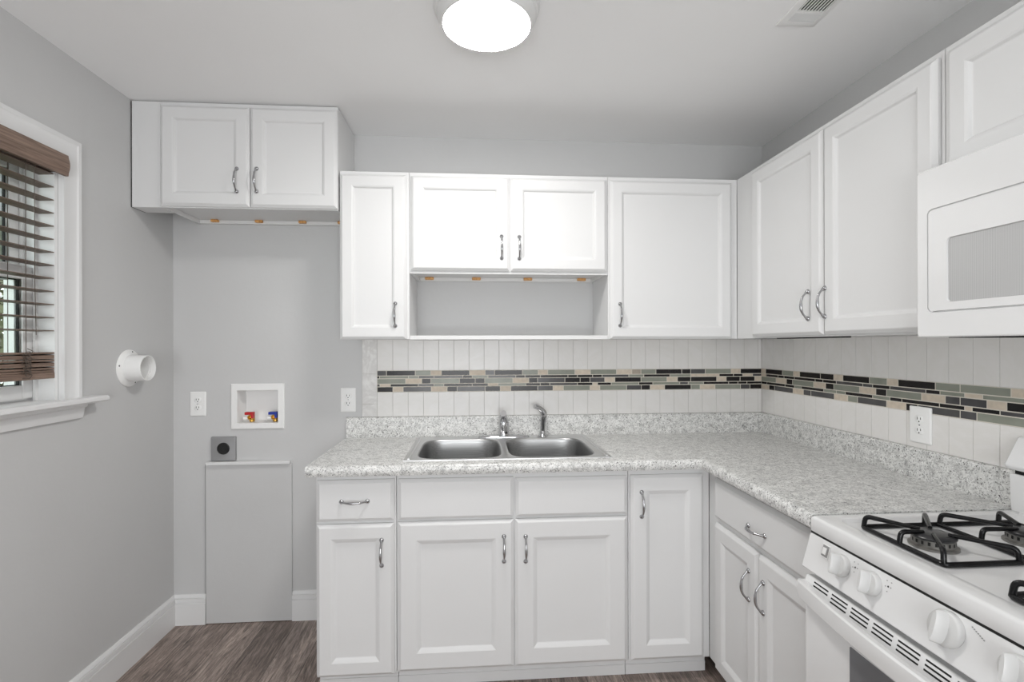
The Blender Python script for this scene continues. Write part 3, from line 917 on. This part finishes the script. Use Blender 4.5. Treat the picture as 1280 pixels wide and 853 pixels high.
for k in range(nsl):
    x = vx0 + .024 + (vx1 - vx0 - .052) * k / (nsl - 1)
    b.box(x, x + .0032, vy0 + .022, vy1 - .084, H - .009, H - .0065)
build('louvres', b, M['plastic'], av)

# ------------------------------------------------------------------ microwave
MY0, MY1 = -1.386, -2.146   # far end, near end
mw = thing('microwave', 'white over-the-range microwave mounted under the right wall cabinet', 'microwave', (2.84, -1.766, 1.398))
build('body', MB().box(2.672, W - .011, MY1, MY0, 1.402, 1.826), M['enamel'], mw, bevel=.002)
XD = 2.645
DY1 = -1.94
b = MB()
# door: outer slab with an inset front panel surrounded by a groove
def rr3(x, y0, y1, z0, z1, r): return [(x, y, z) for y, z in rrect(min(y0, y1), max(y0, y1), z0, z1, r, 6)]
b.loft([rr3(2.672, DY1, MY0, 1.399, 1.828, .004), rr3(XD + .003, DY1, MY0, 1.399, 1.828, .004), rr3(XD, DY1 + .003, MY0 - .003, 1.402, 1.825, .006),
        rr3(XD, -1.905, -1.4165, 1.4615, 1.7245, .014), rr3(XD + .006, -1.9045, -1.417, 1.462, 1.724, .0135), rr3(XD + .006, -1.902, -1.4195, 1.4645, 1.7215, .012), rr3(XD - .0005, -1.901, -1.4205, 1.4655, 1.7205, .011),
        rr3(XD - .0005, -1.85, -1.4705, 1.485, 1.643, .010), rr3(XD + .004, -1.849, -1.4715, 1.486, 1.642, .009)], True, False)
dd = build('door', b, M['enamel'], mw, angle=20)
build('window', MB().loft([rr3(XD + .006, -1.852, -1.469, 1.484, 1.644, .008), rr3(XD + .0035, -1.8495, -1.472, 1.4865, 1.6415, .009)]), M['mw_mesh'], dd)
build('handle', MB().sweep(fillet([(XD, -1.925, 1.47), (XD - .045, -1.925, 1.47), (XD - .045, -1.925, 1.76), (XD, -1.925, 1.76)], .02), .009, 12), M['enamel'], dd)
build('control_panel', MB().box(XD, 2.672, MY1, DY1 - .002, 1.399, 1.828), M['enamel'], mw, bevel=.003)
b = MB().box(2.70, 2.98, MY1 + .04, MY0 - .16, 1.396, 1.4025)
b2 = MB().box(2.69, 2.80, -1.47, -1.43, 1.3975, 1.402)
build('grease_filter', b, M['slot'], mw)
build('lamp_lens', b2, M['dark_gap'], mw)

# ------------------------------------------------------------------ gas range
GY0, GY1 = -1.307, -2.068
rg = thing('gas_range', 'white freestanding gas range with black grates against the right wall', 'gas range', (2.72, -1.69, 0))
build('body', MB().box(2.425, W - .03, GY1 + .002, GY0 - .002, .02, .872), M['enamel'], rg, bevel=.003)
# cooktop: raised rim round a shallow basin
def cr(x0, x1, y0, y1, z, r): return [(x, y, z) for x, y in rrect(x0, x1, y0, y1, r, 5)]
X0c, X1c = 2.404, 3.005
b = MB()
b.loft([cr(X0c + .002, X1c, GY1, GY0, .8735, .006), cr(X0c, X1c, GY1, GY0, .8755, .007), cr(X0c, X1c, GY1, GY0, .9065, .007), cr(X0c + .0015, X1c, GY1 + .0015, GY0 - .0015, .9105, .008), cr(X0c + .004, X1c, GY1 + .004, GY0 - .004, .9132, .010), cr(X0c + .008, X1c, GY1 + .008, GY0 - .008, .9145, .012),
        cr(X0c + .048, X1c - .045, GY1 + .036, GY0 - .036, .9145, .03), cr(X0c + .050, X1c - .047, GY1 + .038, GY0 - .038, .9135, .03), cr(X0c + .055, X1c - .052, GY1 + .043, GY0 - .043, .9045, .03), cr(X0c + .058, X1c - .055, GY1 + .046, GY0 - .046, .9032, .03)], True, True)
build('cooktop', b, M['enamel'], rg, angle=45)
# control panel, leaning outward towards its foot
b = MB()
PT, PB = (2.405, .8670), (2.380, .778)
b.prism([PT, PB, (PB[0] + .006, PB[1] - .004), (2.43, PB[1] - .004), (2.43, .8670)], 'y', GY1 + .001, GY0 - .001)
cp = build('control_panel', b, M['enamel'], rg, bevel=.002)
build('panel_seam', MB().box(2.4075, 2.44, GY1 + .001, GY0 - .001, .8660, .8740), M['slot'], rg)
pn = Vector((PB[1] - PT[1], 0, PT[0] - PB[0])).normalized()
if pn.x > 0: pn = -pn
pu = Vector((PT[0] - PB[0], 0, PT[1] - PB[1])).normalized()
def on_panel(y, s, out=0.0):   # s = 0 at the foot, 1 at the top
    return Vector((PB[0], y, PB[1])) + pu * (s * .0925) + pn * out
def knob(y, s, r, turn, rad):
    c = on_panel(y, s, .0004)
    k = MB()
    k.lathe([(r, 0), (r, .008), (r * .95, .012), (r * .88, .0135), (0, .0135)], c, pn, 36)
    o = build('knob', k, M['knob'], rg, angle=35)
    g = MB()
    yv = Vector((0, 1, 0)); uv = (pu * math.cos(turn) + yv * math.sin(turn)); sv = pn.cross(uv)
    lo = []
    for h, w_, l_ in ((.012, .40, .93), (.018, .32, .93), (.030, .24, .90), (.034, .14, .82)):
        lo.append([c + pn * h + uv * (r * l_ * math.copysign(abs(math.cos(t)) ** .8, math.cos(t))) + sv * (r * w_ * math.sin(t)) for t in [2 * math.pi * i / 24 for i in range(24)]])
    g.loft(lo)
    build('grip', g, M['knob'], o, angle=35)
    return o
for y, s, r, tn in ((-1.441, .62, .027, 0.1), (-1.536, .62, .027, 0.1), (-1.722, .62, .034, .0), (-1.850, .62, .027, 0.1), (-1.945, .62, .027, 0.1)):
    knob(y, s, r, tn, 0)
sw = MB()
def pbox(b, y0, y1, s0, s1, o0, o1):
    lo = [[on_panel(y, s, o) for y, s in ((y0, s0), (y1, s0), (y1, s1), (y0, s1))] for o in (o0, o1)]
    b.loft(lo)
pbox(sw, -1.366, -1.392, .55, .92, .0002, .002)
so = build('light_switch', sw, M['plastic'], rg, bevel=.0006)
sw = MB(); pbox(sw, -1.368, -1.390, .58, .89, .0021, .0026)
build('switch_bezel', sw, M['text'], so)
sw = MB(); pbox(sw, -1.3725, -1.3855, .64, .83, .0026, .006)
build('rocker', sw, M['plastic'], so, bevel=.001)
# printed marks beside the knobs
def dot(b, y, s, r=.0022): b.face([on_panel(y + r * math.cos(t), s + r * math.sin(t) / .0925, .0005) for t in [2 * math.pi * i / 10 for i in range(10)]], 0)
for y in (-1.480, -1.577, -1.890, -1.985):
    bars = MB()
    dot(bars, y, .76, .0022)
    for dy, ds in ((-.006, .12), (.006, .12), (-.007, .0), (.007, -.02), (0, -.12)):
        bars.face([on_panel(y + dy - .0016, .76 + ds - .012, .0005), on_panel(y + dy + .0016, .76 + ds - .012, .0005), on_panel(y + dy + .0016, .76 + ds + .012, .0005), on_panel(y + dy - .0016, .76 + ds + .012, .0005)], 1)
    build('printed_mark', bars, [M['slot'], M['text']], cp)
bars = MB()
for k in range(7):
    bars.face([on_panel(-1.762 - .004 * k, .90 - .02 * k, .0005), on_panel(-1.765 - .004 * k, .90 - .02 * k, .0005), on_panel(-1.765 - .004 * k, .925 - .02 * k, .0005), on_panel(-1.762 - .004 * k, .925 - .02 * k, .0005)], 1)
build('printed_mark', bars, [M['slot'], M['text']], cp)

# oven door
do = build('oven_door', MB().box(2.388, 2.424, GY1 + .004, GY0 - .004, .215, .755), M['enamel'], rg, bevel=.004, seg=3)
build('oven_window', MB().loft([rr3(2.3895, -1.955, -1.476, .34, .655, .004), rr3(2.3870, -1.955, -1.476, .34, .655, .004)]), M['oven_glass'], do, angle=30)
# slotted strip at the head of the door
st = MB()
SA, SB_ = (2.385, .756), (2.372, .712)
st.prism([SA, (2.389, .759), (2.397, .759), (2.397, .705), SB_], 'y', GY1 + .012, GY0 - .012)
sp_ = build('vent_strip', st, M['enamel'], do, bevel=.0015)
sl = MB()
def on_strip(y, s, out=.0004):
    p = Vector((SB_[0], y, SB_[1])); u = Vector((SA[0] - SB_[0], 0, SA[1] - SB_[1]))
    nn = Vector((-u.z, 0, u.x)).normalized()
    return p + u * s + nn * out
gy = -1.352
for g in range(10):
    wdt = .056
    for k in range(3):
        s0 = .97 - .21 * k
        if g == 0 and k == 2: continue
        y0, y1 = gy - .002, gy - wdt
        sl.face([on_strip(y0, s0), on_strip(y1, s0), on_strip(y1, s0 - .085), on_strip(y0, s0 - .085)])
    gy -= wdt + .0105
build('vent_slots', sl, M['slot'], sp_)
# handle: a bowed bar between two end blocks
hb = MB()
NN = 24
lo = []
for i in range(NN + 1):
    t = i / NN
    y = GY0 - .008 + (GY1 - GY0 + .016) * t
    bow = .030 * (1 - (2 * t - 1) ** 2)
    xo = 2.362 - bow
    lo.append([(xo + .016, y, .744), (xo + .004, y, .745), (xo, y, .741), (xo - .001, y, .725), (xo + .002, y, .700), (xo + .007, y, .695), (xo + .016, y, .698), (xo + .012, y, .722)])
hb.loft(lo)
for y0 in (GY0 - .008, GY1 + .043):
    hb.box(2.362, 2.389, y0 - .035, y0, .697, .744)
build('handle', hb, M['enamel'], do, angle=30)
build('storage_drawer', MB().box(2.392, 2.424, GY1 + .004, GY0 - .004, .05, .208), M['enamel'], rg, bevel=.006, seg=3)
# back guard
b = MB()
b.prism([(3.040, .90), (3.000, .90), (2.996, .93), (2.992, 1.018), (3.040, 1.018)], 'y', GY1, GY0 - .002)
build('splash_riser', b, M['enamel'], rg, bevel=.003)
build('riser_gap', MB().box(3.000, W - .0205, GY1 + .01, GY0 - .012, 1.018, 1.030), M['dark_gap'], rg)
b = MB().prism([(2.985, 1.030), (2.978, 1.042), (3.020, 1.118), (3.0325, 1.122), (3.0325, 1.030)], 'y', GY1, GY0 - .001)
build('back_guard', b, M['enamel'], rg, bevel=.004)

# burners
def burner(x, y, r):
    b = MB().lathe([(r * 1.15, 0), (r * 1.15, .004), (r * .98, .006), (r * .98, .021), (r * .9, .022), (0, .022)], (x, y, .9035), (0, 0, 1), 32)
    o = build('burner', b, M['alum'], rg, angle=40)
    p = MB()
    for k in range(20):
        t = 2 * math.pi * k / 20
        c = Vector((x + r * .985 * math.cos(t), y + r * .985 * math.sin(t), .9195)); e = Vector((-math.sin(t), math.cos(t), 0)) * .0026
        q = Vector((math.cos(t), math.sin(t), 0)) * .0004
        p.face([c + q - e - Vector((0, 0, .005)), c + q + e - Vector((0, 0, .005)), c + q + e + Vector((0, 0, .003)), c + q - e + Vector((0, 0, .003))])
    build('flame_ports', p, M['slot'], o)
    build('burner_cap', MB().lathe([(r * .92, 0), (r * 1.04, .001), (r * 1.06, .004), (r * 1.0, .0075), (r * .6, .0095), (0, .010)], (x, y, .9257), (0, 0, 1), 32), M['cap'], o, angle=50)
BX = (2.570, 2.812)
BY = (-1.510, -1.868)
for y in BY:
    for x in BX: burner(x, y, .0425 if x < 2.7 else .040)

# grates: one over each pair of burners
def grate(y0, y1):
    x0, x1 = 2.488, 2.905
    zf, zt, r = .9095, .9385, .0058
    b = MB()
    fr_ = fillet([(x0, y0, zf), (x1, y0, zf), (x1, y1, zf), (x0, y1, zf)], .012, 4, closed=True)
    b.sweep(fr_, r, 10, closed=True)
    xm_ = (x0 + x1) / 2
    b.sweep([(xm_, y0, zf), (xm_, y1, zf)], r, 10)
    ym = (y0 + y1) / 2
    for bx_, xa, xb in ((BX[0], x0, xm_), (BX[1], xm_, x1)):
        ends = [((xa + .002, y0 - .004 if xa == x0 else y0 - .004), .022), ((xb - .035, y0), .03), ((xa, ym), .022), ((xa + .002, y1 + .004), .022), ((xb - .035, y1), .03)]
        if xb == x1: ends += [((xb, ym), .024)]
        for (ex, ey), gap in ends:
            d = Vector((bx_ - ex, ym - ey, 0)); L = d.length; d.normalize()
            tip = Vector((bx_, ym, zt - .002)) - d * gap
            f0 = Vector((ex, ey, zf))
            pts = fillet([f0, Vector((ex, ey, zt)) + d * .004, tip], .012, 5)
            b.sweep(pts, [r] * (len(pts) - 1) + [r * .8], 10)
    for ex, ey in ((x0 + .006, y0 - .006), (x1 - .006, y0 - .006), (x0 + .006, y1 + .006), (x1 - .006, y1 + .006)):
        b.lathe([(.006, 0), (.005, .006)], (ex, ey, .9035), (0, 0, 1), 10)
    return b
build('grate', grate(-1.390, -1.622), M['iron'], rg, angle=50)
build('grate', grate(-1.752, -1.984), M['iron'], rg, angle=50)

# ------------------------------------------------------------------ outdoors, seen between the slats
struct(build('ground', MB().box(-14, -.18, -8, 10, -.35, -.3), M['lawn']))
random.seed(11)
def foliage(name, label, c, rad, n, leaf, size, trunk):
    t = thing(name, label, 'tree', (c[0], c[1], -.3), 'trees outside the window')
    b = MB()
    for i in range(n):
        v = Vector((random.gauss(0, 1), random.gauss(0, 1), random.gauss(0, 1))).normalized() * (random.random() ** .45)
        p = Vector((c[0] + v.x * rad[0], c[1] + v.y * rad[1], c[2] + v.z * rad[2]))
        a = Vector((random.gauss(0, 1), random.gauss(0, 1), random.gauss(0, 1))).normalized(); e = a.orthogonal().normalized()
        s = size * random.uniform(.6, 1.3)
        b.face([p - a * s, p + e * s * .45, p + a * s, p - e * s * .45])
    build('foliage', b, M[leaf], t)
    tb = MB()
    tb.sweep([(c[0], c[1], -.3), (c[0] + .05, c[1], c[2] * .5), (c[0], c[1] + .05, c[2])], [trunk, trunk * .8, trunk * .4], 10)
    for k in range(7):
        an = k * .9
        tb.sweep([(c[0], c[1], c[2] * (.55 + .05 * k)), (c[0] + rad[0] * .7 * math.cos(an), c[1] + rad[1] * .7 * math.sin(an), c[2] + rad[2] * .15 * k - .2)], [trunk * .4, trunk * .1], 6)
    build('trunk', tb, M['bark'], t)
foliage('tree', 'tall green leafy tree outside the window against the bright sky', (-4.6, 4.2, 3.6), (1.6, 1.6, 1.7), 650, 'leaf', .09, .10)
foliage('shrub', 'olive brown shrub low outside the window', (-2.5, 1.75, .9), (1.0, 1.2, 1.3), 5200, 'leaf_b', .05, .05)
